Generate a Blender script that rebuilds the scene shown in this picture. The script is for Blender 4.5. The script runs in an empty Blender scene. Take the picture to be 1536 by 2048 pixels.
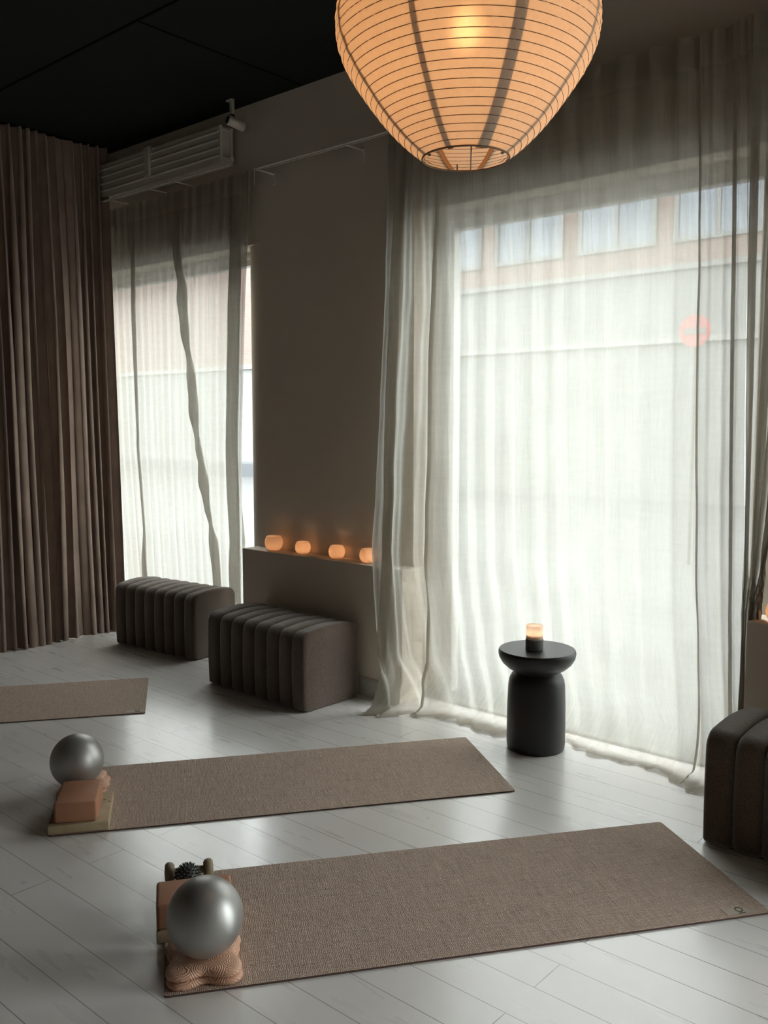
import bpy, bmesh, math, random
from mathutils import Vector, Matrix, noise
random.seed(7)
S = bpy.context.scene
COL = S.collection
PI = math.pi

# ------------------------------------------------------------------ camera
yaw = math.radians(41.0)
th = math.atan(176 / 1800.)
F = Vector((-math.sin(yaw) * math.cos(th), math.cos(yaw) * math.cos(th), -math.sin(th)))
R = Vector((math.cos(yaw), math.sin(yaw), 0))
U = R.cross(F)
cd = bpy.data.cameras.new('camera')
cam = bpy.data.objects.new('camera', cd)
COL.objects.link(cam)
cam.matrix_world = Matrix(((R.x, U.x, -F.x, 0), (R.y, U.y, -F.y, 0), (R.z, U.z, -F.z, 1.5), (0, 0, 0, 1)))
cd.sensor_fit = 'HORIZONTAL'
cd.sensor_width = 36
cd.lens = 36 * 1800 / 1536
cd.clip_start = .05
S.camera = cam

# ------------------------------------------------------------------ world, light, exposure
SKY = 7.5
w = bpy.data.worlds.new('overcast_sky')
S.world = w
w.use_nodes = True
bg = w.node_tree.nodes['Background']
bg.inputs[0].default_value = (.955, .985, 1.0, 1)
bg.inputs[1].default_value = SKY
S.view_settings.view_transform = 'Standard'
S.view_settings.look = 'None'
S.view_settings.gamma = 1
S.view_settings.use_curve_mapping = False
S.view_settings.exposure = 0.68


def portal(name, x0, x1, y, z0, z1):
    l = bpy.data.lights.new(name, 'AREA')
    l.shape = 'RECTANGLE'
    l.size = x1 - x0
    l.size_y = z1 - z0
    l.cycles.is_portal = True
    o = bpy.data.objects.new(name, l)
    COL.objects.link(o)
    o.location = ((x0 + x1) / 2, y, (z0 + z1) / 2)
    o.rotation_euler = (-PI / 2, 0, 0)          # shines towards -Y, into the room
    return o


portal('window_daylight', -3.05, -1.2, 4.06, 0, 2.6)
portal('window_daylight', -6.4, -4.17, 4.06, 0, 2.6)
portal('window_daylight', .2, 2.9, 4.06, 0, 2.6)  # portal of the unseen window added for more floor light


# ------------------------------------------------------------------ helpers
def tag(o, label=None, cat=None, group=None, kind=None):
    if label: o['label'] = label
    if cat: o['category'] = cat
    if group: o['group'] = group
    if kind: o['kind'] = kind
    return o


def empty(name, loc, rz=0, label=None, cat=None, group=None):
    o = bpy.data.objects.new(name, None)
    o.empty_display_size = .05
    COL.objects.link(o)
    o.location = loc
    o.rotation_euler = (0, 0, rz)
    return tag(o, label, cat, group)


def obj(name, bm, m, parent=None, smooth=False, sharp=None):
    me = bpy.data.meshes.new(name)
    bm.normal_update()
    bm.to_mesh(me)
    bm.free()
    me.materials.append(m)
    if smooth:
        me.polygons.foreach_set('use_smooth', [True] * len(me.polygons))
        if sharp: me.set_sharp_from_angle(angle=math.radians(sharp))
    o = bpy.data.objects.new(name, me)
    COL.objects.link(o)
    if parent: o.parent = parent
    return o


def box(bm, x0, x1, y0, y1, z0, z1, bev=0, M=None, seg=2):
    vs = [bm.verts.new((x, y, z)) for x in (x0, x1) for y in (y0, y1) for z in (z0, z1)]
    fs = [(0, 1, 3, 2), (4, 6, 7, 5), (0, 4, 5, 1), (2, 3, 7, 6), (0, 2, 6, 4), (1, 5, 7, 3)]
    ff = [bm.faces.new([vs[i] for i in f]) for f in fs]
    if M:
        bmesh.ops.transform(bm, matrix=M, verts=vs)
    if bev:
        es = list({e for f in ff for e in f.edges})
        bmesh.ops.bevel(bm, geom=es, offset=bev, segments=seg, affect='EDGES', profile=.5)
    return bm


def newbox(*a, **k): return box(bmesh.new(), *a, **k)


def lathe(bm, prof, n=48, c=(0, 0, 0), close=False, M=None):
    rings = []
    new = []
    for r, z in prof:
        if r < 1e-6:
            v = bm.verts.new((c[0], c[1], c[2] + z)); rings.append([v]); new.append(v)
        else:
            ring = [bm.verts.new((c[0] + r * math.cos(2 * PI * i / n), c[1] + r * math.sin(2 * PI * i / n), c[2] + z)) for i in range(n)]
            rings.append(ring); new += ring
    for a, b in zip(rings, rings[1:]):
        for i in range(n):
            j = (i + 1) % n
            if len(a) == 1 and len(b) == 1: continue
            if len(a) == 1: bm.faces.new((a[0], b[j], b[i]))
            elif len(b) == 1: bm.faces.new((a[i], a[j], b[0]))
            else: bm.faces.new((a[i], a[j], b[j], b[i]))
    if M: bmesh.ops.transform(bm, matrix=M, verts=new)
    return bm


def tube(bm, pts, r, n=8, closed=False, cap=True):
    pts = [Vector(p) for p in pts]
    rings = []
    L = len(pts)
    up = None
    for i, p in enumerate(pts):
        if closed: t = (pts[(i + 1) % L] - pts[i - 1]).normalized()
        else: t = (pts[min(i + 1, L - 1)] - pts[max(i - 1, 0)]).normalized()
        a = t.orthogonal().normalized() if up is None else (up - t * up.dot(t)).normalized()
        up = a
        b = t.cross(a)
        rings.append([bm.verts.new(p + (a * math.cos(2 * PI * k / n) + b * math.sin(2 * PI * k / n)) * r) for k in range(n)])
    for i in range(L if closed else L - 1):
        a, b = rings[i], rings[(i + 1) % L]
        for k in range(n):
            bm.faces.new((a[k], a[(k + 1) % n], b[(k + 1) % n], b[k]))
    if cap and not closed:
        bm.faces.new(rings[0][::-1]); bm.faces.new(rings[-1])
    return bm


def sstep(t): return t * t * (3 - 2 * t)


# ------------------------------------------------------------------ materials
class Mt:
    def __init__(s, name):
        s.m = bpy.data.materials.new(name)
        s.m.use_nodes = True
        s.t = s.m.node_tree
        s.t.nodes.clear()
        s.out = s.t.nodes.new('ShaderNodeOutputMaterial')

    def n(s, typ, ins=None, **p):
        x = s.t.nodes.new('ShaderNode' + typ)
        for k, v in p.items(): setattr(x, k, v)
        for k, v in (ins or {}).items():
            sock = x.inputs[k]
            if isinstance(v, bpy.types.NodeSocket): s.t.links.new(v, sock)
            else: sock.default_value = v
        return x

    def math(s, op, a, b=0, c=0):
        x = s.n('Math', {0: a, 1: b, 2: c}, operation=op)
        return x.outputs[0]

    def ramp(s, f, stops):
        x = s.n('ValToRGB', {0: f})
        e = x.color_ramp.elements
        while len(e) < len(stops): e.new(.5)
        for q, (p, c) in zip(e, stops):
            q.position = p
            q.color = (*c, 1) if len(c) == 3 else c
        return x.outputs[0]

    def mapped(s, src='Object', scale=(1, 1, 1), loc=(0, 0, 0), rot=(0, 0, 0)):
        tc = s.n('TexCoord')
        return s.n('Mapping', {0: tc.outputs[src], 'Scale': scale, 'Location': loc, 'Rotation': rot}).outputs[0]

    def noise(s, vec, scale=5, detail=2, rough=.5):
        return s.n('TexNoise', {'Vector': vec, 'Scale': scale, 'Detail': detail, 'Roughness': rough}).outputs[0]

    def bump(s, h, st=.3, d=.01, normal=None):
        ins = {'Height': h, 'Strength': st, 'Distance': d}
        if normal: ins['Normal'] = normal
        return s.n('Bump', ins).outputs[0]

    def surf(s, sh):
        s.t.links.new(sh, s.out.inputs[0])
        return s.m


def simple(name, col, rough=.5, metal=0, spec=.5, bump=None, sheen=0, var=0, vscale=8):
    M = Mt(name)
    v = M.mapped()
    ins = {'Base Color': (*col, 1), 'Roughness': rough, 'Metallic': metal, 'Specular IOR Level': spec, 'Sheen Weight': sheen}
    if var:
        nz = M.noise(v, vscale, 3)
        ins['Base Color'] = M.ramp(nz, [(.3, tuple(c * (1 - var) for c in col)), (.7, tuple(min(1, c * (1 + var)) for c in col))])
    if bump:
        ins['Normal'] = M.bump(M.noise(v, bump[0], 3), bump[1], bump[2])
    return M.surf(M.n('BsdfPrincipled', ins).outputs[0])


m_wall = simple('wall_paint', (.68, .61, .52), .85, spec=.2, bump=(60, .12, .004), var=.04, vscale=2)
m_wall2 = simple('low_bounce_wall_paint', (.30, .27, .24), .85, spec=.2, bump=(60, .12, .004), var=.04, vscale=2)  # unseen rear wall, darkened to weaken its bounce light
m_ceil = simple('black_ceiling_board', (.012, .014, .012), .9, spec=.15, bump=(90, .3, .004))
m_seam = simple('ceiling_joint', (.002, .002, .002), .95, spec=.1)
m_white = simple('white_enamel', (.62, .58, .52), .4, var=.03)
m_skirt = simple('skirting_paint', (.62, .60, .57), .45, var=.03)
m_frame = simple('window_frame_paint', (.55, .54, .52), .4, var=.03)
m_dim_strip = simple('added_dark_strip', (.07, .067, .062), .7)  # dark tone for the strip added over the bright floor edge
m_black = simple('black_stained_wood', (.014, .014, .013), .42, spec=.5, bump=(40, .05, .004), var=.15)
m_silver = simple('silver_rubber', (.42, .415, .40), .44, metal=.72, bump=(25, .02, .004), var=.03)
m_terra = simple('terracotta_foam', (.42, .20, .115), .62, spec=.3, bump=(260, .15, .001), var=.06)
m_dumb = simple('olive_beige_vinyl', (.27, .215, .13), .5, var=.05)
m_spiky = simple('dark_grey_rubber', (.045, .045, .043), .5, var=.1)
m_dark = simple('dark_plastic', (.02, .02, .02), .4)
m_wax = simple('white_wax', (.8, .72, .6), .6)
m_conc = simple('grey_concrete', (.15, .15, .14), .8, bump=(60, .2, .003), var=.2, vscale=25)
m_wire = simple('lantern_wire', (.20, .11, .05), .6)
m_steel = simple('grey_wire', (.1, .09, .08), .5, metal=.6)


def floor_mat():
    M = Mt('painted_floorboards')
    v = M.mapped(loc=(0.3, -.046, 0))
    br = M.n('TexBrick', {'Vector': v, 'Color1': (1, 1, 1, 1), 'Color2': (.93, .93, .93, 1), 'Mortar': (0, 0, 0, 1), 'Scale': 1, 'Mortar Size': .0016,
                          'Mortar Smooth': .1, 'Bias': 0, 'Brick Width': 2.4, 'Row Height': .138}, offset=.37, offset_frequency=2)
    vs = M.mapped(scale=(.35, 7, 1))
    seamvar = M.noise(vs, 1.3, 2)
    seam = M.math('MULTIPLY', br.outputs['Fac'], M.n('MapRange', {0: seamvar, 1: .45, 2: .75, 3: .04, 4: .9}).outputs[0])
    grain = M.noise(M.mapped(scale=(2.2, 60, 1)), 3, 5, .6)
    blot = M.noise(M.mapped(), 2.3, 4, .6)
    base = M.ramp(blot, [(.3, (.73, .70, .675)), (.75, (.81, .78, .755))])
    mul = M.n('MixRGB', {0: .5, 1: base, 2: br.outputs['Color']}, blend_type='MULTIPLY').outputs[0]
    # little chips and specks
    vor = M.n('TexVoronoi', {'Vector': M.mapped(), 'Scale': 6}, feature='F1')
    sp = M.math('LESS_THAN', vor.outputs['Distance'], .035)
    spm = M.math('MULTIPLY', sp, M.math('GREATER_THAN', M.noise(M.mapped(), 3.1, 2), .55))
    c1 = M.n('MixRGB', {0: M.math('MULTIPLY', spm, .45), 1: mul, 2: (.12, .11, .1, 1)}).outputs[0]
    c2 = M.n('MixRGB', {0: seam, 1: c1, 2: (.07, .065, .06, 1)}).outputs[0]
    h = M.math('SUBTRACT', M.math('MULTIPLY', grain, .03), seam)
    h2 = M.math('ADD', h, M.math('MULTIPLY', M.noise(M.mapped(scale=(.6, 7.2, 1)), 2, 1), .5))
    h3 = M.math('ADD', h2, M.math('MULTIPLY', M.noise(M.mapped(scale=(10, 22, 1)), 9, 3), .03))
    nrm = M.bump(h3, .35, .0035)
    rg = M.n('MapRange', {0: M.noise(M.mapped(scale=(.8, 5, 1)), 3, 4), 1: .3, 2: .7, 3: .27, 4: .29}).outputs[0]
    b = M.n('BsdfPrincipled', {'Base Color': c2, 'Roughness': rg, 'Normal': nrm, 'Specular IOR Level': .7, 'Coat Weight': .5, 'Coat Roughness': .2, 'Coat IOR': 1.5})
    return M.surf(b.outputs[0])


m_floor = floor_mat()


def sheer_mat(name='sheer_gauze', dens=0.0):
    M = Mt(name)
    uv = M.n('UVMap').outputs[0]
    v1 = M.n('Mapping', {0: uv, 'Scale': (1, .035, 1)}).outputs[0]
    crinkle = M.noise(v1, 95, 4, .65)           # crinkled gauze: long vertical slubs
    v2 = M.n('Mapping', {0: uv, 'Scale': (1, .08, 1)}).outputs[0]
    broad = M.noise(v2, 22, 3, .55)
    v3 = M.n('Mapping', {0: uv, 'Scale': (.25, 1, 1)}).outputs[0]
    weft = M.noise(v3, 38, 4, .6)
    s = M.math('ADD', M.math('MULTIPLY', crinkle, .55), M.math('MULTIPLY', broad, .35))
    s = M.math('ADD', s, M.math('MULTIPLY', weft, .22))
    clear = M.n('MapRange', {0: s, 1: .43, 2: .72, 3: .30 - dens * 1.2, 4: .11 - dens * .5}).outputs[0]
    col = (.375, .368, .332, 1)
    bmp = M.bump(M.math('ADD', s, M.math('MULTIPLY', M.noise(uv, 9, 4, .6), .6)), .45, .008)
    tr = M.n('BsdfTranslucent', {'Color': col, 'Normal': bmp})
    df = M.n('BsdfDiffuse', {'Color': (.86, .75, .60, 1), 'Normal': bmp})
    mx = M.n('MixShader', {0: .33, 1: tr.outputs[0], 2: df.outputs[0]})
    tp = M.n('BsdfTransparent', {'Color': (1, 1, 1, 1)})
    m2 = M.n('MixShader', {0: clear, 1: mx.outputs[0], 2: tp.outputs[0]})
    return M.surf(m2.outputs[0])


m_sheer = sheer_mat()
m_head = sheer_mat('sheer_heading_tape', .16)


def drape_mat():
    M = Mt('brown_drapery')
    uv = M.n('UVMap').outputs[0]
    nz = M.noise(M.n('Mapping', {0: uv, 'Scale': (1, .2, 1)}).outputs[0], 30, 4)
    c = M.ramp(nz, [(.3, (.23, .165, .130)), (.7, (.31, .225, .18))])
    b = M.n('BsdfPrincipled', {'Base Color': c, 'Roughness': .8, 'Sheen Weight': .3, 'Specular IOR Level': .15,
                               'Normal': M.bump(M.noise(uv, 700, 2), .2, .001)})
    return M.surf(b.outputs[0])


m_drape = drape_mat()


def boucle_mat():
    M = Mt('brown_boucle')
    v = M.mapped()
    n1 = M.noise(v, 190, 4, .7)
    n2 = M.noise(v, 7, 2)
    c = M.ramp(n1, [(.32, (.055, .039, .029)), (.68, (.19, .137, .103))])
    c = M.n('MixRGB', {0: .35, 1: c, 2: M.ramp(n2, [(.3, (.07, .050, .038)), (.7, (.12, .087, .066))])}).outputs[0]
    b = M.n('BsdfPrincipled', {'Base Color': c, 'Roughness': .95, 'Sheen Weight': .7, 'Sheen Roughness': .4, 'Specular IOR Level': .1,
                               'Normal': M.bump(n1, .9, .004)})
    return M.surf(b.outputs[0])


m_boucle = boucle_mat()


def mat_mat():
    M = Mt('woven_jute_mat')
    v = M.mapped()
    wob = M.n('TexNoise', {'Vector': v, 'Scale': 60, 'Detail': 2}).outputs['Color']
    vw = M.n('MixRGB', {0: .012, 1: v, 2: wob}, blend_type='ADD').outputs[0]
    wx = M.n('TexWave', {'Vector': vw, 'Scale': 62, 'Distortion': 1.4, 'Detail': 2, 'Detail Scale': 3}, bands_direction='X').outputs['Fac']
    wy = M.n('TexWave', {'Vector': vw, 'Scale': 55, 'Distortion': 1.4, 'Detail': 2, 'Detail Scale': 3}, bands_direction='Y').outputs['Fac']
    nx = M.noise(M.mapped(scale=(3, 90, 1)), 3, 4, .7)
    ny = M.noise(M.mapped(scale=(90, 3, 1)), 3, 4, .7)
    s = M.math('MULTIPLY', wx, wy)
    s = M.math('ADD', s, M.math('ADD', nx, ny))
    c = M.ramp(M.n('MapRange', {0: s, 1: .75, 2: 1.75}).outputs[0], [(0, (.22, .155, .12)), (.5, (.51, .385, .31)), (1, (.82, .67, .56))])
    b = M.n('BsdfPrincipled', {'Base Color': c, 'Roughness': .85, 'Specular IOR Level': .2, 'Normal': M.bump(s, .8, .0022)})
    return M.surf(b.outputs[0])


m_mat = mat_mat()
m_matedge = simple('mat_edge', (.10, .055, .042), .8)


def pad_mat():
    M = Mt('peach_gel_pad')
    v = M.mapped()
    # raised concentric rings around scattered centres
    vo = M.n('TexVoronoi', {'Vector': v, 'Scale': 17, 'Randomness': .8}, feature='F1')
    rings = M.math('SINE', M.math('MULTIPLY', vo.outputs['Distance'], 62))
    b = M.n('BsdfPrincipled', {'Base Color': (.68, .40, .27, 1), 'Roughness': .48, 'Subsurface Weight': .15, 'Subsurface Radius': (.01, .005, .003),
                               'Subsurface Scale': .5, 'Normal': M.bump(rings, .5, .0013)})
    return M.surf(b.outputs[0])


m_pad = pad_mat()


def cork_mat():
    M = Mt('pale_speckled_cork')
    v = M.mapped()
    vo = M.n('TexVoronoi', {'Vector': M.mapped(scale=(1, 1.6, 1)), 'Scale': 30}, feature='F1')
    sp = M.math('LESS_THAN', vo.outputs['Distance'], .17)
    pick = M.math('GREATER_THAN', vo.outputs['Color'], .45)
    sp = M.math('MULTIPLY', sp, pick)
    c = M.ramp(M.noise(v, 18, 4), [(.3, (.38, .29, .18)), (.7, (.48, .38, .25))])
    c = M.n('MixRGB', {0: sp, 1: c, 2: (.06, .045, .02, 1)}).outputs[0]
    b = M.n('BsdfPrincipled', {'Base Color': c, 'Roughness': .75, 'Specular IOR Level': .2, 'Normal': M.bump(M.noise(v, 120, 3), .3, .002)})
    return M.surf(b.outputs[0])


m_cork = cork_mat()


def paper_mat():
    M = Mt('rice_paper')
    v = M.mapped()
    fib = M.noise(v, 70, 6, .75)
    wr = M.noise(M.mapped(scale=(1, 1, 2.6)), 17, 4, .65)
    bm_ = M.bump(M.math('ADD', M.math('MULTIPLY', fib, .25), wr), .35, .006)
    c = M.ramp(fib, [(.3, (.80, .66, .50)), (.7, (.92, .80, .64))])
    tr = M.n('BsdfTranslucent', {'Color': c, 'Normal': bm_})
    df = M.n('BsdfDiffuse', {'Color': (.82, .70, .56, 1), 'Normal': bm_})
    rf = M.n('BsdfRefraction', {'Color': (1, .85, .6, 1), 'Roughness': .75, 'IOR': 1.12})
    a = M.n('MixShader', {0: .42, 1: tr.outputs[0], 2: df.outputs[0]})
    b = M.n('MixShader', {0: .016, 1: a.outputs[0], 2: rf.outputs[0]})
    return M.surf(b.outputs[0])


m_paper = paper_mat()


def frosted(name, col, k=.35):
    M = Mt(name)
    v = M.mapped(scale=(1, 1, 3))
    bp = M.bump(M.noise(v, 60, 3), .2, .002)
    tr = M.n('BsdfTranslucent', {'Color': (*col, 1), 'Normal': bp})
    df = M.n('BsdfPrincipled', {'Base Color': (*col, 1), 'Roughness': .25, 'Normal': bp})
    a = M.n('MixShader', {0: k, 1: tr.outputs[0], 2: df.outputs[0]})
    return M.surf(a.outputs[0])


m_frost = frosted('frosted_glass', (.95, .80, .66))
m_frost2 = frosted('frosted_glass_tall', (.96, .86, .78))


def emit(name, col, st):
    M = Mt(name)
    return M.surf(M.n('Emission', {'Color': (*col, 1), 'Strength': st}).outputs[0])


m_flame = emit('candle_flame', (1, .68, .42), 62)
m_bulb = emit('bulb_glow', (1, .54, .25), 47)


def glass_mat():
    M = Mt('window_glass')
    lw = M.n('LayerWeight', {'Blend': .5})
    fr = M.math('ADD', M.math('MULTIPLY', M.math('POWER', lw.outputs['Facing'], 5), .9), .03)
    tp = M.n('BsdfTransparent', {'Color': (.95, .97, .96, 1)})
    gl = M.n('BsdfGlossy', {'Roughness': .02})
    return M.surf(M.n('MixShader', {0: fr, 1: tp.outputs[0], 2: gl.outputs[0]}).outputs[0])


m_glass = glass_mat()

# ================================================================== ROOM
H = 3.43
XL, XR, YB, YF = -6.5, 3.1, -3.2, 3.75
bm = newbox(XL - .2, XR + .2, YB - .2, 4.12, -.1, 0)
tag(obj('floor', bm, m_floor), 'light grey painted wooden board floor', kind='structure')
bm = newbox(XL - .2, XR + .2, YB - .2, 4.12, H, H + .12)
ce = tag(obj('ceiling', bm, m_ceil), 'black ceiling of large boards', kind='structure')
bm = bmesh.new()
box(bm, -6.3, XR, 2.636, 2.648, H - .004, H + .02)
box(bm, -3.876, -3.868, 2.648, 3.74, H - .003, H + .02)
box(bm, -2.2, -2.192, .2, 2.636, H - .003, H + .02)
obj('board_joint', bm, m_seam, ce)

bm = bmesh.new()                                            # wall over the windows
box(bm, XL, XR, YF, 4.1, 2.6, H)
wb = tag(obj('wall_window_side', bm, m_wall), kind='structure')


def pier(name, x0, x1, r):
    bm = bmesh.new()
    pts = [(x0 + .30, 4.1), (x0 + .30, YF + r * .6), (x0, YF + r * .6)] if r > .2 else [(x0, 4.1)]
    n = 14
    if r:
        for i in range(n + 1):
            a = PI + (PI / 2) * i / n
            if i or r < .2: pts.append((x0 + r + r * math.cos(a), YF + r * .6 + r * .6 * math.sin(a)))
    else:
        pts += [(x0, YF)]
    pts += [(x1, YF), (x1, 4.1)]
    lo = [bm.verts.new((x, y, 0)) for x, y in pts]
    hi = [bm.verts.new((x, y, 2.6)) for x, y in pts]
    k = len(pts)
    for i in range(k):
        bm.faces.new((lo[i], lo[(i + 1) % k], hi[(i + 1) % k], hi[i]))
    bm.faces.new(lo[::-1]); bm.faces.new(hi)
    return tag(obj(name, bm, m_wall, smooth=True, sharp=35), kind='structure')


pier('wall_pier_middle', -4.47, -3.05, .24)
pier('wall_pier_right', -1.2, .2, .14)
pier('wall_pier_corner', 2.9, XR, 0)
bm = newbox(XL - .2, XL, YB - .2, 4.12, 0, H)
tag(obj('wall_left', bm, m_wall), kind='structure')
bm = newbox(XR, XR + .2, YB - .2, 4.12, 0, H)
tag(obj('wall_right', bm, m_wall), kind='structure')
bm = newbox(XL, XR, YB - .2, YB, 0, H)
tag(obj('wall_rear', bm, m_wall2), kind='structure')

# low boxed-in ledges in front of the piers
bm = newbox(-4.32, -3.02, 3.62, 3.80, 0, .73, bev=.006)
tag(obj('trim_ledge_middle', bm, m_wall, smooth=True, sharp=30), kind='structure')
bm = newbox(-1.227, .2, 3.62, 3.80, 0, .715, bev=.006)
tag(obj('trim_ledge_right', bm, m_wall, smooth=True, sharp=30), kind='structure')


def skirt(name, x0, x1, y):
    bm = bmesh.new()
    prof = [(0, 0), (-.016, 0), (-.016, .085), (-.010, .098), (0, .10)]
    a = [bm.verts.new((x0, y + p[0], p[1])) for p in prof]
    b = [bm.verts.new((x1, y + p[0], p[1])) for p in prof]
    for i in range(len(prof) - 1): bm.faces.new((a[i], b[i], b[i + 1], a[i + 1]))
    bm.faces.new(a[::-1]); bm.faces.new(b)
    return tag(obj(name, bm, m_skirt), kind='structure')


skirt('baseboard_middle', -4.30, -3.02, 3.62)
skirt('baseboard_right', -1.22, .2, 3.62)


def window(name, x0, x1):
    e = empty(name, ((x0 + x1) / 2, 3.95, 0))
    tag(e, kind='structure')
    cx = (x0 + x1) / 2
    X0, X1 = x0 - cx, x1 - cx
    bm = bmesh.new()
    for a, b_, c, d in ((X0, X0 + .065, 0, 2.6), (X1 - .065, X1, 0, 2.6), (X0 + .065, X1 - .065, 2.555, 2.6), ):
        box(bm, a, b_, -.05, .06, c, d, bev=.004)
    obj('window_frame', bm, m_frame, e)
    obj('floor_dimming_strip', newbox(X0, X1, -.14, .185, .0002, .012, bev=.003), m_dim_strip, e)  # added dark strip, dims the blown-out floor line below the glass
    bm = bmesh.new()
    for a, b_, c, d in ((X0 + .065, X0 + .13, .02, 2.555), (X1 - .13, X1 - .065, .02, 2.555), (X0 + .13, X1 - .13, 2.52, 2.555)):
        box(bm, a, b_, -.025, .04, c, d, bev=.004)
    obj('window_sash', bm, m_frame, e)
    bm = newbox(X0 + .13, X1 - .13, -.004, .004, .02, 2.52)
    obj('window_pane', bm, m_glass, e)
    return e


window('window_1', XL, -4.18)
window('window_2', -3.05, -1.2)
window('window_added_for_light', .2, 2.9)  # unseen window, added to bring more daylight onto the floor


# ================================================================== OUTSIDE
def brick():
    M = Mt('red_brick')
    v = M.mapped(rot=(PI / 2, 0, 0))
    b = M.n('TexBrick', {'Vector': v, 'Color1': (.15, .095, .08, 1), 'Color2': (.165, .108, .09, 1), 'Mortar': (.16, .13, .115, 1), 'Scale': 1, 'Mortar Size': .008,
                         'Brick Width': .24, 'Row Height': .08})
    return M.surf(M.n('BsdfPrincipled', {'Base Color': b.outputs[0], 'Roughness': .9}).outputs[0])


def paving():
    M = Mt('pale_paving')
    b = M.n('TexBrick', {'Vector': M.mapped(), 'Color1': (.095, .096, .098, 1), 'Color2': (.085, .086, .089, 1), 'Mortar': (.065, .065, .068, 1), 'Scale': 1,
                         'Mortar Size': .012, 'Brick Width': .6, 'Row Height': .6}, offset=.5)
    return M.surf(M.n('BsdfPrincipled', {'Base Color': b.outputs[0], 'Roughness': .8}).outputs[0])


m_brick, m_pave = brick(), paving()
m_render = simple('white_render', (.155, .157, .155), .8, var=.03, vscale=1)
m_course = simple('pale_string_course', (.20, .20, .195), .8)
m_plinth = simple('grey_plinth', (.06, .066, .075), .7)
m_line = simple('grey_string_course', (.10, .105, .11), .6)
m_ogl = simple('dark_shop_glass', (.10, .12, .15), .12, spec=.8)
m_red = simple('red_sign_paint', (.35, .09, .08), .4)
bm = newbox(-50, 30, 4.12, 17.2, -.12, -.02)
tag(obj('pavement', bm, m_pave), 'pale paved street outside the windows', 'pavement', kind='structure')
bd = empty('street_building', (-8, 17, 0), label='brick and white building across the street', cat='building')
bm = newbox(-40, 10, 0, 5, -.02, 3.05)
obj('ground_floor_wall', bm, m_render, bd)
bm = newbox(-40, -5, -.06, 5, -.02, .36)
obj('plinth', bm, m_plinth, bd)
bm = newbox(-40, -5, -.03, 5, .36, .42)
obj('base_course', bm, m_line, bd)
bm = newbox(-40, 10, 0, 5, 3.17, 7.1)
obj('brick_wall', bm, m_brick, bd)
bm = newbox(-40, 10, -.10, 5, 3.05, 3.17)
obj('string_course', bm, m_course, bd)
bm = newbox(-8.2, 10, -.05, 0, 3.17, 4.42)
obj('shop_fascia', bm, m_render, bd)
bm = newbox(-8.2, 10, -.16, 0, 4.42, 4.52)
obj('fascia_cornice', bm, m_render, bd)
for i in range(9):
    x = -7.6 + i * 2.05
    bm = bmesh.new()
    for a, b_, c, d in ((0, 1.7, 0, .09), (0, 1.7, 1.85, 1.95), (0, .09, .09, 1.85), (1.61, 1.7, .09, 1.85), (.81, .89, .09, 1.85)):
        box(bm, x + a, x + b_, -.05, .03, 4.95 + c, 4.95 + d)
    wf = obj('window_frame', bm, m_render, bd)
    bm = newbox(x + .09, x + 1.61, -.012, .0, 5.04, 6.8)
    obj('pane', bm, m_ogl, wf)
sg = empty('street_sign', (-3.86, 9.5, -.02), label='small red and white street sign seen through the sheer curtain', cat='sign')
obj('post', tube(bmesh.new(), [(0, 0, 0), (0, 0, 2.7)], .02), m_steel, sg)
bm = lathe(bmesh.new(), [(0, -.01), (.17, -.01), (.17, .01), (0, .01)], 32, M=Matrix.Translation((0, -.04, 2.5)) @ Matrix.Rotation(PI / 2, 4, 'X'))
obj('sign_disc', bm, m_red, sg)
bm = newbox(-.12, .12, -.058, -.05, 2.47, 2.53)
obj('sign_bar', bm, m_render, sg)


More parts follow.
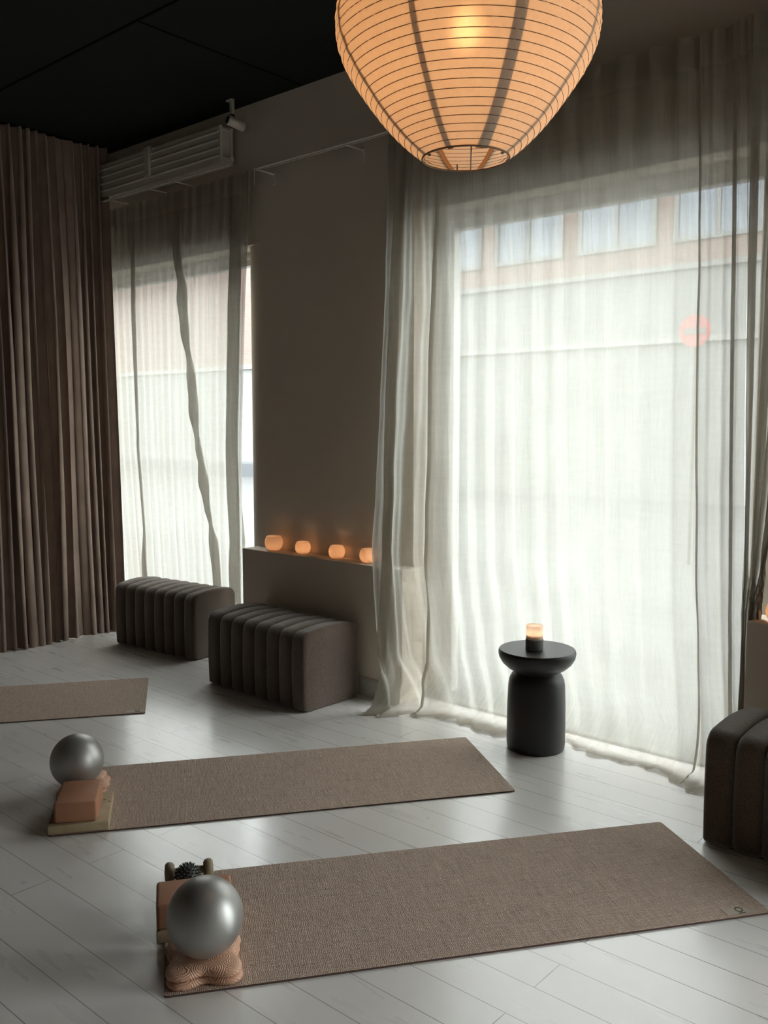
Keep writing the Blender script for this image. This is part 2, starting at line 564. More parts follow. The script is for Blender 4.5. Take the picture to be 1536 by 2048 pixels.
# ================================================================== CURTAINS
def cloth(name, levels, folds, m, parent, axis='X', wave=(.012, 40, .02), nseg=11, rows=90, seed=1, zr=None, hem=None, mid=60, noiseamp=.006, fd=.03, floor_y=None, pm=1.0):
    """levels: (z, start, end, offset) from top to bottom; folds: (pos_top, pos_bottom, w_top, w_bottom) doubled-back pleats.
    axis X: runs along x, offset is y.  axis Y: runs along y, offset is x (room side = +)."""
    zt, zb = levels[0][0], levels[-1][0]
    if zr: zt, zb = zr

    def lev(z):
        for a, b in zip(levels, levels[1:]):
            if z >= b[0]:
                t = (z - b[0]) / (a[0] - b[0]) if a[0] != b[0] else 0
                t = max(0, min(1, t))
                return [b[i] + (a[i] - b[i]) * t for i in (1, 2, 3)]
        return list(levels[-1][1:])
    ltop, lbot = levels[0][0], levels[-1][0]
    bm = bmesh.new()
    uvl = bm.loops.layers.uv.new('UVMap')
    grid = []
    uvs = []
    hrows = 0 if not hem else 14
    for r in range(rows + hrows + 1):
        q = min(1, r / rows)
        z = zt + (zb - zt) * q
        tt = (ltop - z) / (ltop - lbot)
        x0, x1, off = lev(z)
        # control path in (u, depth)
        cp = [(x0, 0, 0)]
        for k, (pt, pb, wt, wb2) in enumerate(folds):
            c = pt + (pb - pt) * tt
            ww = wt + (wb2 - wt) * tt
            cp.append((c + ww / 2, 0, 1))
            cp.append((c - ww / 2, fd * .55, 1))
            cp.append((c + ww * .8, 0, 1))
        cp.append((x1, 0, 0))
        row = []
        ruv = []
        acc = 0
        px = None
        for k, (a, b) in enumerate(zip(cp, cp[1:])):
            long = not (a[2] and b[2] and k % 3 != 0)
            n = mid if long else nseg
            for i in range(n + (1 if k == len(cp) - 2 else 0)):
                t = i / n
                ts = t if long else sstep(t)
                u = a[0] + (b[0] - a[0]) * ts
                d = a[1] + (b[1] - a[1]) * sstep(t)
                amp = wave[0] + (wave[2] - wave[0]) * tt
                uu = u * .6 + (x0 + (u - x0)) * .4
                rel = (u - x0) / (x1 - x0) * abs(levels[0][2] - levels[0][1])
                d += amp * math.sin(rel * wave[1] + 2.1 * pm * noise.noise((rel * 2.3, tt * .9, seed)))
                d += amp * .5 * math.sin(rel * wave[1] * 2.37 + 1 + 3 * pm * noise.noise((rel * 3.1, tt, seed + 5)))
                d += noiseamp * noise.noise((rel * 26, z * 1.1, seed + 9)) + noiseamp * .8 * noise.noise((rel * 9, z * 5, seed + 2))
                oo = off
                if floor_y: oo = off + (floor_y(u) - off) * max(0, tt) ** 1.1
                row.append([u, oo + d if axis == 'Y' else oo - d, z])
                if px is not None: acc += abs(u - px)
                px = u
                ruv.append((acc, z))
        if r > rows:
            # hem flowing out over the floor towards the room
            h = (r - rows) / hrows
            for i, p in enumerate(row):
                L = hem(p[0])
                p[1] -= L * h
                p[2] = .006 + .02 * (1 - h) ** 3 + (.018 * max(0, noise.noise((p[0] * 13, h * 2.0, seed))) + .010 * max(0, noise.noise((p[0] * 31, h * 3, seed + 4)))) * min(1, h * 3)
                p[0] += .02 * h * noise.noise((p[0] * 9, 3.3, seed))
                ruv[i] = (ruv[i][0], -L * h)
        elif hem and z < .25:
            k = 1 - z / .25
            for p in row: p[1] -= .05 * k * k * (1 + 1.2 * noise.noise((p[0] * 4, 1, seed)))
        if r == rows and hem: pass
        grid.append([bm.verts.new((p[0], p[1], max(p[2], .004))) if axis == 'X' else bm.verts.new((p[1], p[0], max(p[2], .004))) for p in row])
        uvs.append(ruv)
        if hem and r == rows: pass
    if hem:
        dy = [.05 * (1 + 1.2 * noise.noise((v.co.x * 4, 1, seed))) for v in grid[rows]]
        for g in grid[rows + 1:]:
            for v, d in zip(g, dy): v.co.y -= d
    for r in range(len(grid) - 1):
        a, b = grid[r], grid[r + 1]
        for i in range(len(a) - 1):
            f = bm.faces.new((a[i], b[i], b[i + 1], a[i + 1]))
            for lp, (rr, ii) in zip(f.loops, ((r, i), (r + 1, i), (r + 1, i + 1), (r, i + 1))):
                lp[uvl].uv = uvs[rr][ii]
    return obj(name, bm, m, parent, smooth=True)


def heading(name, levels, folds, parent, h, **k):
    zt = levels[0][0]
    lv = [(z, a, b, o - .004) for z, a, b, o in levels]
    return cloth(name, lv, folds, m_head, parent, rows=10, zr=(zt + .018, zt - h), **k)


def rail_rings(name): pass


# left sheer
c1 = empty('sheer_curtain', (0, 0, 0), label='narrow sheer off-white curtain at the left window, crossed by slanting folds', cat='curtain')
LV1 = [(2.985, -5.80, -4.235, 3.665), (2.26, -5.86, -4.345, 3.70), (1.336, -5.9, -4.455, 3.75), (.72, -5.95, -4.545, 3.82), (.02, -5.95, -4.57, 3.86)]
FD1 = [(-5.46, -5.72, .035, .05), (-5.02, -4.80, .085, .05), (-4.38, -4.68, .08, .10)]
k1 = dict(wave=(.009, 58, .013), seed=3, fd=.030, noiseamp=.0022, pm=.3)
cloth('cloth_panel', LV1, FD1, m_sheer, c1, rows=110, mid=90, **k1)
heading('heading_tape', LV1, FD1, c1, .10, mid=90, **k1)

# wide sheer
c2 = empty('sheer_curtain', (0, 0, 0), label='wide sheer off-white curtain with its hem pooling behind the black side table', cat='curtain')
LV2 = [(3.025, -3.14, -1.315, 3.655), (2.14, -3.10, -1.29, 3.635), (1.5, -3.105, -1.275, 3.61), (.83, -3.12, -1.265, 3.61), (.29, -3.06, -1.24, 3.61), (.03, -2.97, -1.23, 3.61)]
FD2 = [(-3.05, -3.04, .04, .04), (-2.80, -2.86, .010, .006), (-1.50, -1.44, .010, .003), (-1.36, -1.29, .016, .012)]
k2 = dict(wave=(.012, 50, .015), seed=11, fd=.03, noiseamp=.009)


def hem2(x):
    return .125 - .085 * math.exp(-((x + 2.14) / .17) ** 2) + .035 * math.sin(x * 5.1 + 1.0) + .022 * noise.noise((x * 7, 2, 5)) + .012 * noise.noise((x * 25, 2, 8))


FLY = [(-3.4, 3.44), (-3.12, 3.47), (-2.98, 3.51), (-2.86, 3.63), (-2.7, 3.73), (-2.1, 3.785), (-1.9, 3.76), (-1.6, 3.74), (-1.4, 3.71), (-1.2, 3.68), (-.9, 3.66)]


def fly(x):
    for a, b in zip(FLY, FLY[1:]):
        if x <= b[0]: return a[1] + (b[1] - a[1]) * sstep(max(0, min(1, (x - a[0]) / (b[0] - a[0]))))
    return FLY[-1][1]


cloth('cloth_panel', LV2, FD2, m_sheer, c2, rows=120, mid=64, hem=hem2, floor_y=fly, **k2)
heading('heading_tape', LV2, FD2, c2, .115, mid=64, **k2)

# right gathered sheer
c3 = empty('sheer_curtain', (0, 0, 0), label='gathered sheer cream curtain cut off by the right edge of the photo', cat='curtain')
LV3 = [(3.03, -1.315, -.98, 3.63), (1.98, -1.285, -1.10, 3.66), (1.3, -1.268, -1.17, 3.68), (.9, -1.262, -1.205, 3.69), (.75, -1.262, -1.235, 3.69), (.02, -1.262, -1.245, 3.69)]
FD3 = [(-1.27, -1.256, .03, .012), (-1.17, -1.25, .03, .006), (-1.06, -1.247, .03, .005)]
k3 = dict(wave=(.012, 60, .012), seed=21, fd=.03)
cloth('cloth_panel', LV3, FD3, m_sheer, c3, rows=100, mid=14, **k3)
heading('heading_tape', LV3, FD3, c3, .11, mid=14, **k3)

# brown drape
c4 = empty('heavy_drape', (0, 0, 0), label='heavy brown pleated floor-length curtain on the left', cat='curtain')


def drape(name, parent):
    rnd = random.Random(5)
    bm = bmesh.new()
    uvl = bm.loops.layers.uv.new('UVMap')
    # pleat pitches: bunches of tight pleats with the odd wide flat one
    y = -.6
    pl = []
    while y < 3.62:
        wd = rnd.choice((.052, .058, .065, .075, .062, .13))
        wd = min(wd, max(.03, 3.66 - y))
        pl.append((y, wd, rnd.uniform(.7, 1.15) * (.55 if wd > .1 else 1), rnd.uniform(-1, 1)))
        y += wd
    rows = 60
    K = 16
    grid = []
    for r in range(rows + 1):
        q = r / rows
        z = 3.425 + (.001 - 3.425) * q
        row = []
        acc = 0
        for k, (y0, wd, am, ph) in enumerate(pl):
            for i in range(K):
                t_ = i / K
                p = 2 * PI * t_
                A = (.036 + .018 * q) * am * (1 + .35 * math.sin(y0 * 9.0))
                sx = min(.021, wd * .30)
                dr = .035 * q * math.sin(k * .9 + ph) + .012 * math.sin(q * 5 + k)
                yy = y0 + wd * t_ - sx * math.sin(2 * p) * (.75 + .5 * q) + dr * (1 if y0 < 3.4 else .3)
                xx = -5.80 + .06 * q + A * math.cos(p + .5 * ph) + .03 * noise.noise((y0 * 4, q * .8, 4))
                row.append((xx, yy, z))
        grid.append([bm.verts.new(p) for p in row])
    for r in range(rows):
        a, b = grid[r], grid[r + 1]
        for i in range(len(a) - 1):
            f = bm.faces.new((a[i], a[i + 1], b[i + 1], b[i]))
            for lp, (uu, vv) in zip(f.loops, ((i, r), (i + 1, r), (i + 1, r + 1), (i, r + 1))):
                lp[uvl].uv = (uu * .007, vv * .057)
    return obj(name, bm, m_drape, parent, smooth=True)


drape('drape_panel', c4)
obj('ceiling_track', newbox(-5.83, -5.77, -.6, 3.70, 3.424, 3.4295), m_seam, c4)


# ================================================================== RAILS, RADIATOR, CAMERA
def rail(z, x0, x1, brs, label, foot=True):
    e = empty('curtain_rail', (0, 0, 0), label=label, cat='curtain rail')
    bm = bmesh.new()
    box(bm, x0, x1, 3.612, 3.628, z - .004, z + .004, bev=.002)
    box(bm, x0, x1, 3.632, 3.637, z - .008, z - .003)
    obj('rail', bm, m_white, e)
    for x in brs:
        bm = bmesh.new()
        box(bm, x - .009, x + .009, 3.61, 3.75, z - .013, z - .007, bev=.003)
        if foot: box(bm, x - .010, x + .010, 3.745, 3.752, z - .070, z + .0, bev=.002)
        obj('rail_bracket', bm, m_white, e)
    return e


rail(2.992, -4.16, -3.12, (-4.13, -3.41), 'thin white curtain rail crossing the pier between the two windows')
rail(3.058, -6.3, -4.367, (-5.66, -5.20, -4.92), 'thin white rail just below the radiator, above the left sheer curtain', False)
e = empty('rail_cord', (0, 0, 0), label='short white cord hanging from the rail beside the left sheer curtain', cat='cord')
obj('cord', tube(bmesh.new(), [(-4.155, 3.62, 2.99), (-4.16, 3.622, 2.95), (-4.158, 3.62, 2.90)], .003), m_white, e)

rd = empty('radiator', (-5.4, 3.66, 3.09), label='white ribbed panel radiator mounted high on the wall above the left window', cat='radiator')
bm = bmesh.new()
x0, x1 = -1.0, .93
prof = [(-.045, 0)]
zz = 0
for z0 in (.030, .078, .126, .172):
    prof += [(-.045, z0), (-.0525, z0 + .005), (-.0525, z0 + .010), (-.045, z0 + .015)]
prof += [(-.045, .213), (-.03, .218), (.05, .218), (.05, 0)]
a = [bm.verts.new((x0, p[0], p[1])) for p in prof]
b = [bm.verts.new((x1, p[0], p[1])) for p in prof]
n = len(prof)
for i in range(n): bm.faces.new((a[i], b[i], b[(i + 1) % n], a[(i + 1) % n]))
bm.faces.new(a[::-1]); bm.faces.new(b)
obj('radiator_panel', bm, m_white, rd)
bm = bmesh.new()
box(bm, .93, .945, -.047, -.030, .0, .218, bev=.004)
box(bm, .93, .945, .035, .052, .0, .218, bev=.004)
box(bm, .93, .955, -.035, .05, .185, .205, bev=.006)
box(bm, .93, .955, -.035, .05, .012, .03, bev=.006)
obj('end_manifold', bm, m_white, rd)
for xx in (-.75, .17):
    bm = bmesh.new()
    box(bm, xx, xx + .055, -.066, -.046, .04, .235, bev=.003)
    box(bm, xx, xx + .055, -.066, .09, .22, .235, bev=.003)
    obj('mounting_strap', bm, m_white, rd)
for zz in (.195, .02):
    obj('pipe_stub', tube(bmesh.new(), [(.945, .01, zz), (.985, .01, zz)], .012, 10), m_white, rd)

sc = empty('security_camera', (-4.35, 3.62, 3.43), label='small white tube security camera hanging from the ceiling beside the radiator', cat='camera')
bm = bmesh.new()
box(bm, -.045, .012, -.012, .012, -.008, 0, bev=.002)
box(bm, -.012, .012, -.010, .010, -.10, -.006, bev=.002)
obj('mounting_arm', bm, m_white, sc)
bm = bmesh.new()
tube(bm, [(0, 0, -.09), (.0, 0, -.165)], .016, 12)
tube(bm, [(0, 0, -.15), (.05, -.02, -.165)], .010, 10)
obj('swivel_joint', bm, m_dark, sc)
bm = bmesh.new()
ax = Vector((.25, .85, -.22)).normalized()
Mx = Matrix.Translation((.045, -.07, -.145)) @ ax.to_track_quat('Z', 'Y').to_matrix().to_4x4()
lathe(bm, [(0, 0), (.026, 0), (.029, .004), (.029, .10), (.024, .107), (0, .107)], 24, M=Mx)
cb = obj('camera_body', bm, m_white, sc, smooth=True, sharp=40)
bm = lathe(bmesh.new(), [(0, -.006), (.020, -.006), (.024, -.001), (.024, .002)], 24, M=Mx)
obj('lens', bm, m_dark, cb)


# ================================================================== OTTOMANS
def channel_mesh(Wy, Hz, t0, t1, endcap=0):
    """one padded channel, x from t0 to t1; endcap -1/+1 gives that side a flat cap"""
    bm = bmesh.new()
    NX = 11
    rings = []
    for i in range(NX):
        s = -1 + 2 * i / (NX - 1)
        s2 = math.copysign(abs(s) ** .62, s)
        if endcap and s * endcap > 0:
            ins = .012 * max(0, (abs(s2) - .72) / .28) ** 2
        else:
            ins = .026 * (1 - math.sqrt(max(0, 1 - (abs(s2) * .985) ** 2.6)))
        x = (t0 + t1) / 2 + s2 * (t1 - t0) / 2
        ring = []
        hw = Wy / 2 - ins

        def corner(cx, cz, r, a0, a1, k=7):
            for q in range(k + 1):
                a = a0 + (a1 - a0) * q / k
                ring.append((x, cx + r * math.cos(a), cz + r * math.sin(a)))
        rt, rb = .055, .018
        top = Hz - ins
        corner(-hw + rb, .006 + rb, rb, 1.5 * PI, PI, 4)
        for q in range(1, 6): ring.append((x, -hw - .004 * math.sin(PI * q / 6), .03 + (top - .085) * q / 6))
        corner(-hw + rt, top - rt, rt, PI, PI / 2)
        for q in range(1, 10):
            tq = q / 10
            ring.append((x, (-hw + rt) + (2 * hw - 2 * rt) * tq, top + .012 * math.sin(PI * tq)))
        corner(hw - rt, top - rt, rt, PI / 2, 0)
        corner(hw - rb, .006 + rb, rb, 0, -PI / 2, 4)
        rings.append([bm.verts.new(p) for p in ring])
    n = len(rings[0])
    for a, b in zip(rings, rings[1:]):
        for k in range(n): bm.faces.new((a[k], a[(k + 1) % n], b[(k + 1) % n], b[k]))
    for rg, sgn in ((rings[0], -1), (rings[-1], 1)):
        x = rg[0].co.x
        inner = [bm.verts.new((x + (.001 * sgn), v.co.y * .9, Hz / 2 + (v.co.z - Hz / 2) * .9)) for v in rg]
        for k in range(n):
            f = (rg[k], rg[(k + 1) % n], inner[(k + 1) % n], inner[k])
            bm.faces.new(f if sgn > 0 else f[::-1])
        bm.faces.new(inner if sgn > 0 else inner[::-1])
    return bm


def ottoman(x, y, rz, Lx, Wy, Hz, label, n=8):
    e = empty('ottoman', (x, y, 0), rz, label, 'ottoman', 'brown channelled ottomans along the window wall')
    obj('base', newbox(-Lx / 2 + .03, Lx / 2 - .03, -Wy / 2 + .03, Wy / 2 - .03, 0, Hz - .06), m_boucle, e)
    p = Lx / n
    for i in range(n):
        bm = channel_mesh(Wy, Hz, -Lx / 2 + i * p - .001, -Lx / 2 + (i + 1) * p + .001, -1 if i == 0 else (1 if i == n - 1 else 0))
        bmesh.ops.recalc_face_normals(bm, faces=bm.faces)
        obj('channel_cushion', bm, m_boucle, e, smooth=True, sharp=60)
    return e


ottoman(-4.985, 3.585, .09, .775, .38, .425, 'brown channelled ottoman in front of the left window, beside the heavy drape')
ottoman(-3.705, 3.38, -.03, .82, .415, .425, 'brown channelled ottoman under the candle ledge, between the two windows')
ottoman(-.757, 3.285, -.04, .82, .42, .42, 'brown channelled ottoman cut off by the right edge of the photo')

# ================================================================== SIDE TABLE
t = empty('side_table', (-2.14, 3.54, 0), label='round matt black side table with a drum base and waisted neck', cat='side table')
base = [(0, 0), (.125, 0), (.132, .006), (.135, .03), (.134, .2), (.130, .30), (.126, .325), (.115, .348), (.104, .358), (.102, .362)]
obj('drum_base', lathe(bmesh.new(), base, 72), m_black, t, smooth=True, sharp=50)
topp = [(.098, .358), (.108, .366), (.135, .382), (.160, .405), (.174, .43), (.178, .450), (.176, .462), (.172, .467), (.12, .466), (0, .465)]
obj('dished_top', lathe(bmesh.new(), topp, 72), m_black, t, smooth=True, sharp=50)

h = empty('candle_holder', (-2.14, 3.515, .4665), label='frosted glass candle holder with grey concrete foot on the black side table', cat='candle holder')
obj('concrete_foot', lathe(bmesh.new(), [(0, 0), (.038, 0), (.0405, .004), (.0405, .050), (.038, .052), (0, .052)], 40), m_conc, h, smooth=True, sharp=40)
obj('glass_cylinder', lathe(bmesh.new(), [(.036, .0525), (.0385, .0525), (.0385, .115), (.037, .1165), (.0355, .115), (.0355, .054)], 40), m_frost2, h, smooth=True, sharp=50)
obj('wax', lathe(bmesh.new(), [(0, .0525), (.034, .0525), (.034, .070), (0, .069)], 32), m_wax, h, smooth=True, sharp=40)


def flame(parent, z, s=1.0):
    o = obj('flame', lathe(bmesh.new(), [(0, 0), (.0022 * s, .002 * s), (.0034 * s, .006 * s), (.0022 * s, .013 * s), (0, .021 * s)], 12, c=(0, 0, z)), m_flame, parent, smooth=True)
    return o


flame(h, .072)


# ================================================================== TEALIGHTS
def tealight(x, y, z, r, label, sc_=1.0):
    e = empty('tealight_holder', (x, y, z), label=label, cat='candle holder', group='glowing glass tealight holders on the ledges')
    k = r / .05
    out = [(0, .001), (.026, .001), (.034, .006), (.044, .020), (.049, .040), (.047, .058), (.040, .074), (.036, .079)]
    inn = [(.034, .079), (.038, .073), (.045, .058), (.0465, .040), (.042, .021), (.032, .009), (0, .006)]
    obj('glass_bowl', lathe(bmesh.new(), [(a * k, b * k) for a, b in out + inn], 40), m_frost, e, smooth=True, sharp=60)
    obj('candle_cup', lathe(bmesh.new(), [(0, .008), (.019, .008), (.019, .022), (0, .0215)], 24), m_wax, e, smooth=True, sharp=40)
    flame(e, .024)
    return e


tealight(-4.095, 3.683, .73, .057, 'glowing glass tealight holder at the left end of the middle ledge')
tealight(-3.840, 3.683, .73, .048, 'glowing glass tealight holder second from the left on the middle ledge')
tealight(-3.560, 3.683, .73, .049, 'glowing glass tealight holder third from the left on the middle ledge')
tealight(-3.318, 3.683, .73, .051, 'glowing glass tealight holder half hidden by the wide sheer curtain')
tealight(-1.125, 3.683, .715, .050, 'glowing glass tealight holder on the right ledge at the photo edge')

# ================================================================== MATS
E1 = Vector((.587, .810, 0)).normalized()
E2 = Vector((-E1.y, E1.x, 0))
ANG = math.atan2(E1.y, E1.x)


def text_mesh(name, s, size, m, parent, M):
    cu = bpy.data.curves.new(name, 'FONT')
    cu.body = s
    cu.size = size
    cu.extrude = .0002
    cu.align_x = 'CENTER'; cu.align_y = 'CENTER'
    tmp = bpy.data.objects.new('tmp', cu)
    COL.objects.link(tmp)
    dg = bpy.context.evaluated_depsgraph_get()
    me = bpy.data.meshes.new_from_object(tmp.evaluated_get(dg))
    bpy.data.objects.remove(tmp)
    me.materials.clear(); me.materials.append(m)
    me.transform(M)
    o = bpy.data.objects.new(name, me)
    COL.objects.link(o)
    o.parent = parent
    return o


m_tag = simple('cream_tag', (.42, .36, .28), .7)
m_ink = simple('black_ink', (.01, .01, .01), .6)


def yoga_mat(ox, oy, ang, L, W, label, tagpos=None, cc=0):
    e = empty('yoga_mat', (ox, oy, 0), ang, label, 'yoga mat', 'brown woven yoga mats')
    bm = bmesh.new()
    # rounded-corner slab with a slightly wavy long edge
    pts = []
    r = .012
    for (cx, cy, a0) in ((r, r, PI), (L - r, r, 1.5 * PI), (L - r, W - r, 0), (r, W - r, .5 * PI)):
        for i in range(5):
            a = a0 + i * PI / 8
            pts.append((cx + r * math.cos(a), cy + r * math.sin(a)))
    t_ = .006
    lo = [bm.verts.new((x, y, .0005)) for x, y in pts]
    hi = [bm.verts.new((x, y, t_)) for x, y in pts]
    n = len(pts)
    for i in range(n): bm.faces.new((lo[i], lo[(i + 1) % n], hi[(i + 1) % n], hi[i]))
    bm.faces.new(lo[::-1]); bm.faces.new(hi)
    body = obj('mat_surface', bm, m_mat, e)
    body.data.materials.append(m_matedge)
    for f in body.data.polygons:
        if abs(f.normal.z) < .5: f.material_index = 1
    if tagpos:
        tx, ty = tagpos
        g = obj('logo_tag', newbox(tx - .042, tx + .042, ty - .020, ty + .020, t_, t_ + .001), m_tag, e)
        M = Matrix.Translation((tx + .012, ty, t_ + .0013)) @ Matrix.Rotation(PI / 2, 4, 'Z')
        text_mesh('tag_print', 'IO', .036, m_ink, g, M)
    return e


yoga_mat(-1.895, 1.300, ANG, 1.815, .650, 'nearest brown woven yoga mat with a cream tag at its right corner', (1.715, .030))
yoga_mat(-2.990, 1.574, ANG, 1.81, .650, 'middle brown woven yoga mat with a pale cork slab on its left end')
A3 = ANG + .0
o3 = Vector((-3.931, 2.626, 0)) - E1 * 1.815
yoga_mat(o3.x, o3.y, A3, 1.815, .665, 'far brown woven yoga mat cut off by the left photo edge', (1.765, .035))


def on_mat(mx, my, a, b): return Vector((mx, my, 0)) + E1 * a + E2 * b


MA = (-1.895, 1.300)
MB = (-2.990, 1.574)
TZ = .006


def block(name, p, z, rz, lx, ly, lz, m, label, cat, bev=.010, group=None):
    bm = newbox(-lx / 2, lx / 2, -ly / 2, ly / 2, 0, lz, bev=bev, seg=4)
    o = obj(name, bm, m, smooth=True, sharp=50)
    o.location = (p.x, p.y, z)
    o.rotation_euler = (0, 0, rz)
    return tag(o, label, cat, group)


# slabs and foam blocks
block('cork_slab', on_mat(*MA, .085, .375), TZ, ANG, .215, .25, .033, m_cork, 'speckled cork slab under the terracotta block on the nearest mat', 'cork slab', .004)
block('cork_slab', on_mat(*MB, .105, .145), TZ, ANG, .215, .285, .033, m_cork, 'pale speckled cork slab under the terracotta block on the middle mat', 'cork slab', .004)
block('yoga_block', on_mat(*MA, .088, .335), TZ + .033, ANG + .01, .222, .15, .076, m_terra, 'terracotta foam yoga block behind the silver ball on the nearest mat', 'yoga block')
block('yoga_block', on_mat(*MB, .098, .127), TZ + .033, ANG - .03, .152, .225, .076, m_terra, 'terracotta foam yoga block in front of the silver ball on the middle mat', 'yoga block')


def clover(p, z, rz, R_, h_, label):
    bm = bmesh.new()
    n = 96

    def rad(a): return R_ * (.83 + .17 * math.cos(4 * a))
    prof = [(.0, .0), (.93, 0), (.985, .12), (1.0, .35), (.99, .6), (.95, .80), (.88, .93), (.78, 1.0), (.55, 1.03), (.25, .97), (0, .93)]
    rings = []
    for s, zf in prof:
        if s == 0:
            rings.append([bm.verts.new((0, 0, zf * h_))]); continue
        ring = []
        for i in range(n):
            a = 2 * PI * i / n
            rr = (R_ * s * .8 * (1 - s) + rad(a) * s * s) if s < .9 else rad(a) * s
            if s < .9:
                k = s / .9
                rr = R_ * .8 * s * (1 - k ** 2) + rad(a) * s * k ** 2
            ring.append(bm.verts.new((rr * math.cos(a), rr * math.sin(a), zf * h_)))
        rings.append(ring)
    for a, b in zip(rings, rings[1:]):
        for i in range(n):
            j = (i + 1) % n
            if len(a) == 1: bm.faces.new((a[0], b[j], b[i]))
            elif len(b) == 1: bm.faces.new((a[i], a[j], b[0]))
            else: bm.faces.new((a[i], a[j], b[j], b[i]))
    o = obj('knee_pad', bm, m_pad, smooth=True)
    o.location = (p.x, p.y, z)
    o.rotation_euler = (0, 0, rz)
    return tag(o, label, 'knee pad')


clover(on_mat(*MA, .108, .108), TZ + .0004, ANG + .78, .128, .021, 'lower clover-shaped peach knee pad of the stack on the nearest mat')
clover(on_mat(*MA, .108, .110), TZ + .0222, ANG + .74, .128, .021, 'upper clover-shaped peach knee pad directly beneath the nearest silver ball')
clover(on_mat(*MB, .085, .425), TZ, ANG + .70, .122, .021, 'lower clover-shaped peach knee pad behind the block on the middle mat')
clover(on_mat(*MB, .085, .422), TZ + .0205, ANG + .95, .122, .021, 'upper clover-shaped peach knee pad directly beneath the farther silver ball')


def ball(p, z, r, label):
    bm = bmesh.new()
    bmesh.ops.create_uvsphere(bm, u_segments=64, v_segments=40, radius=r)
    for v in bm.verts:
        k = v.co.z / r
        if k < -.9: v.co.z = -r * (.9 + (-k - .9) * .75)
        v.co.x *= 1.0; v.co.z *= 1.02
    zmin = min(v.co.z for v in bm.verts)
    bmesh.ops.translate(bm, verts=bm.verts, vec=(0, 0, -zmin))
    e = empty('exercise_ball', (p.x, p.y, z), ANG, label, 'exercise ball')
    obj('ball_skin', bm, m_silver, e, smooth=True)
    bm = lathe(bmesh.new(), [(0, .004), (.006, .004), (.008, 0), (.010, -.003)], 20, M=Matrix.Translation((0, r * .77, r + r * .62)) @ Vector((0, .78, .62)).to_track_quat('Z', 'Y').to_matrix().to_4x4())
    obj('valve_plug', bm, m_silver, e, smooth=True)
    return e


ball(on_mat(*MA, .112, .105), TZ + .0445, .1045, 'silver exercise ball on peach knee pads at the nearest mat')
ball(on_mat(*MB, .070, .350), TZ + .0425, .1045, 'silver exercise ball behind the terracotta block on the middle mat')

# dumbbell and spiky ball
dp = on_mat(*MA, .075, .605)
db = empty('dumbbell', (dp.x, dp.y, TZ), ANG, 'olive beige dumbbell behind the spiky massage ball', 'dumbbell')
Mh = Matrix.Translation((0, 0, .033)) @ Matrix.Rotation(PI / 2, 4, 'Y')
obj('handle', lathe(bmesh.new(), [(.012, -.05), (.0125, -.02), (.014, 0), (.0125, .02), (.012, .05)], 24, M=Mh), m_dumb, db, smooth=True)
for s in (-1, 1):
    Mk = Matrix.Translation((s * .062, 0, .033)) @ Matrix.Rotation(s * PI / 2, 4, 'Y')
    obj('weight_head', lathe(bmesh.new(), [(0, -.016), (.022, -.016), (.030, -.010), (.033, 0), (.031, .009), (.024, .015), (0, .017)], 32, M=Mk), m_dumb, db, smooth=True, sharp=60)
sp = on_mat(*MA, .070, .545)
sb = empty('massage_ball', (sp.x, sp.y, TZ), 0, 'dark grey spiky massage ball behind the terracotta block on the nearest mat', 'massage ball')
rb = .036
zc = rb + .009
bm = bmesh.new()
bmesh.ops.create_uvsphere(bm, u_segments=32, v_segments=20, radius=rb)
bmesh.ops.translate(bm, verts=bm.verts, vec=(0, 0, zc))
obj('ball_core', bm, m_spiky, sb, smooth=True)
bm = bmesh.new()
NS = 150
for i in range(NS):
    zf = 1 - 2 * (i + .5) / NS
    a = i * 2.39996
    d = Vector((math.sqrt(1 - zf * zf) * math.cos(a), math.sqrt(1 - zf * zf) * math.sin(a), zf))
    Mq = Matrix.Translation(Vector((0, 0, zc)) + d * (rb - .001)) @ d.to_track_quat('Z', 'Y').to_matrix().to_4x4()
    lathe(bm, [(.0030, 0), (.0020, .006), (.0013, .0088), (0, .0095)], 7, M=Mq)
tag(obj('rubber_spikes', bm, m_spiky, sb, smooth=True), kind='stuff')

# ================================================================== LANTERN
LX, LY, LZ = -1.264, 1.741, 2.395
lt = empty('paper_lantern', (LX, LY, LZ), math.radians(0), 'large round rice paper lantern glowing warm, hanging from the ceiling', 'pendant lamp')
RL = .30
VA0 = math.atan2(-1.741, 1.264) - math.radians(22.5)


LP = [(0, .300), (.04, .296), (.078, .281), (.115, .260), (.154, .232), (.19, .205), (.221, .178), (.25, .148), (.27, .124), (.287, .100)]


def lant_r(z):
    t_ = min(abs(z), .2869)
    for a, b in zip(LP, LP[1:]):
        if t_ <= b[0]: return a[1] + (b[1] - a[1]) * (t_ - a[0]) / (b[0] - a[0])
    return .1


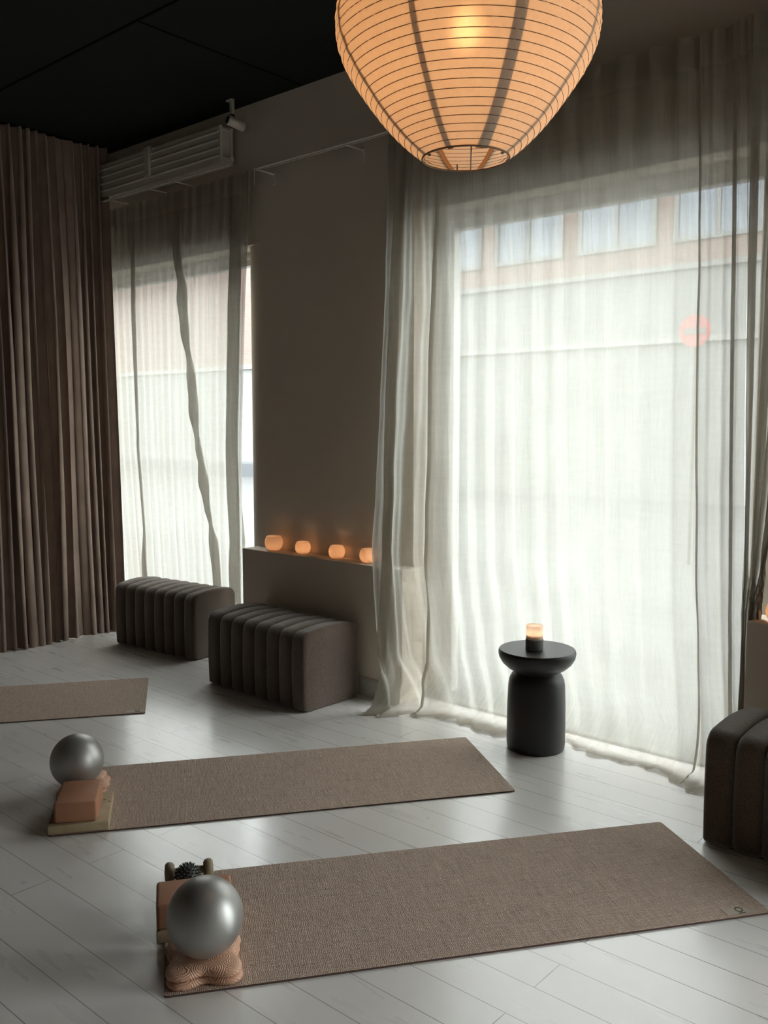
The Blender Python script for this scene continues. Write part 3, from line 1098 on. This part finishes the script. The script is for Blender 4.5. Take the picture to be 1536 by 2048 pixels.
ZB = -.29
nr = 33
ribs = []
for i in range(nr):
    # equal spacing along the meridian
    pass
samples = [(-.287 + .574 * i / 2000) for i in range(2001)]
rs = [lant_r(z) for z in samples]
arc = [0]
for i in range(1, 2001): arc.append(arc[-1] + math.hypot(samples[i] - samples[i - 1], rs[i] - rs[i - 1]))
NR = int(arc[-1] / .0185)
j = 0
for k in range(NR + 1):
    s = arc[-1] * k / NR
    while j < 2000 and arc[j] < s: j += 1
    ribs.append((rs[j], samples[j]))
bm = bmesh.new()
NA = 192
rings = []
for k in range(len(ribs)):
    r0, z0 = ribs[k]
    subs = 4 if k < len(ribs) - 1 else 1
    for q in range(subs):
        if k < len(ribs) - 1:
            r1, z1 = ribs[k + 1]
        else:
            r1, z1 = r0, z0
        f_ = q / 4
        rr, zz_ = r0 + (r1 - r0) * f_, z0 + (z1 - z0) * f_
        d = Vector((z1 - z0, -(r1 - r0)))
        if d.length > 0: d.normalize()
        ring = []
        for i in range(NA):
            a = 2 * PI * i / NA
            w8 = abs(math.sin((a - VA0) * 4))                 # slack between the eight struts
            slack = .0035 * math.sin(PI * f_) * (.5 + .9 * noise.noise((math.cos(a) * 14, math.sin(a) * 14, k * .9)))
            ruck = .0016 * noise.noise((math.cos(a) * 30, math.sin(a) * 30, zz_ * 40))
            bul = slack + ruck
            flat = -.006 * w8 * (1 - (rr / RL) * .6)
            R2 = rr + bul * d.x + flat
            sag = 0
            ring.append(bm.verts.new((R2 * math.cos(a), R2 * math.sin(a), zz_ + bul * d.y * -1 + sag)))
        rings.append(ring)
for a, b in zip(rings, rings[1:]):
    for i in range(NA):
        bm.faces.new((a[i], a[(i + 1) % NA], b[(i + 1) % NA], b[i]))
obj('paper_shade', bm, m_paper, lt, smooth=True)
bm = bmesh.new()
for r0, z0 in ribs:
    pts = []
    for i in range(96):
        a = 2 * PI * i / 96
        w8 = abs(math.sin((a - VA0) * 4))
        R2 = r0 - .006 * w8 * (1 - (r0 / RL) * .6)
        pts.append((R2 * math.cos(a), R2 * math.sin(a), z0))
    tube(bm, pts, .0009, 5, closed=True)
obj('wire_rib', bm, m_wire, lt, smooth=True)
for r0, z0 in (ribs[0], ribs[-1]):
    bm = bmesh.new()
    tube(bm, [(r0 * math.cos(2 * PI * i / 64), r0 * math.sin(2 * PI * i / 64), z0) for i in range(64)], .0022, 6, closed=True)
    obj('end_ring', bm, m_wire, lt, smooth=True)
# struts inside: azimuths set so that two face the viewer
va = math.atan2(-LY, -LX)
for k in range(8):
    a = va + math.radians(-22.5 + 45 * k)
    wd = .013 if k == 1 else .0065
    bm = bmesh.new()
    prev = None
    for r0, z0 in ribs:
        rr = r0 - .012
        c_, s_ = math.cos(a), math.sin(a)
        p1 = bm.verts.new((rr * c_ - wd * s_, rr * s_ + wd * c_, z0)); p2 = bm.verts.new((rr * c_ + wd * s_, rr * s_ - wd * c_, z0))
        p3 = bm.verts.new(((rr - .002) * c_ + wd * s_, (rr - .002) * s_ - wd * c_, z0)); p4 = bm.verts.new(((rr - .002) * c_ - wd * s_, (rr - .002) * s_ + wd * c_, z0))
        cur = (p1, p2, p3, p4)
        if prev:
            for i in range(4): bm.faces.new((prev[i], prev[(i + 1) % 4], cur[(i + 1) % 4], cur[i]))
        prev = cur
    obj('inner_strut', bm, m_wire, lt)
rb0, zb0 = ribs[0]
bm = bmesh.new()
dv = Vector((math.cos(va), math.sin(va), 0))
pv = Vector((-dv.y, dv.x, 0))
tube(bm, [dv * rb0 + pv * .012 + Vector((0, 0, zb0 - .012)), dv * rb0 + pv * .012 + Vector((0, 0, zb0)), -dv * rb0 + pv * .012 + Vector((0, 0, zb0))], .0014, 6)
obj('cross_wire', bm, m_steel, lt)
bm = tube(bmesh.new(), [-dv * rb0 * .98 - pv * .02 + Vector((0, 0, zb0 + .004)), -dv * rb0 * .60 - pv * .02 + Vector((0, 0, zb0 + .004))], .0018, 6)
obj('wire_hook', bm, m_steel, lt)
bm = bmesh.new()
tube(bm, [(0, 0, .09), (0, 0, H - LZ - .03)], .003, 8)
obj('cord', bm, m_dark, lt)
obj('ceiling_rose', lathe(bmesh.new(), [(0, H - LZ), (.05, H - LZ), (.05, H - LZ - .012), (.01, H - LZ - .03), (0, H - LZ - .03)], 32), m_dark, lt)
bm = lathe(bmesh.new(), [(0, .09), (.019, .09), (.019, .04), (0, .04)], 24)
obj('lamp_socket', bm, m_dark, lt)
bm = lathe(bmesh.new(), [(0, -.035), (.014, -.032), (.027, -.018), (.031, 0), (.026, .018), (.016, .034), (.013, .042)], 32)
obj('light_bulb', bm, m_bulb, lt, smooth=True)
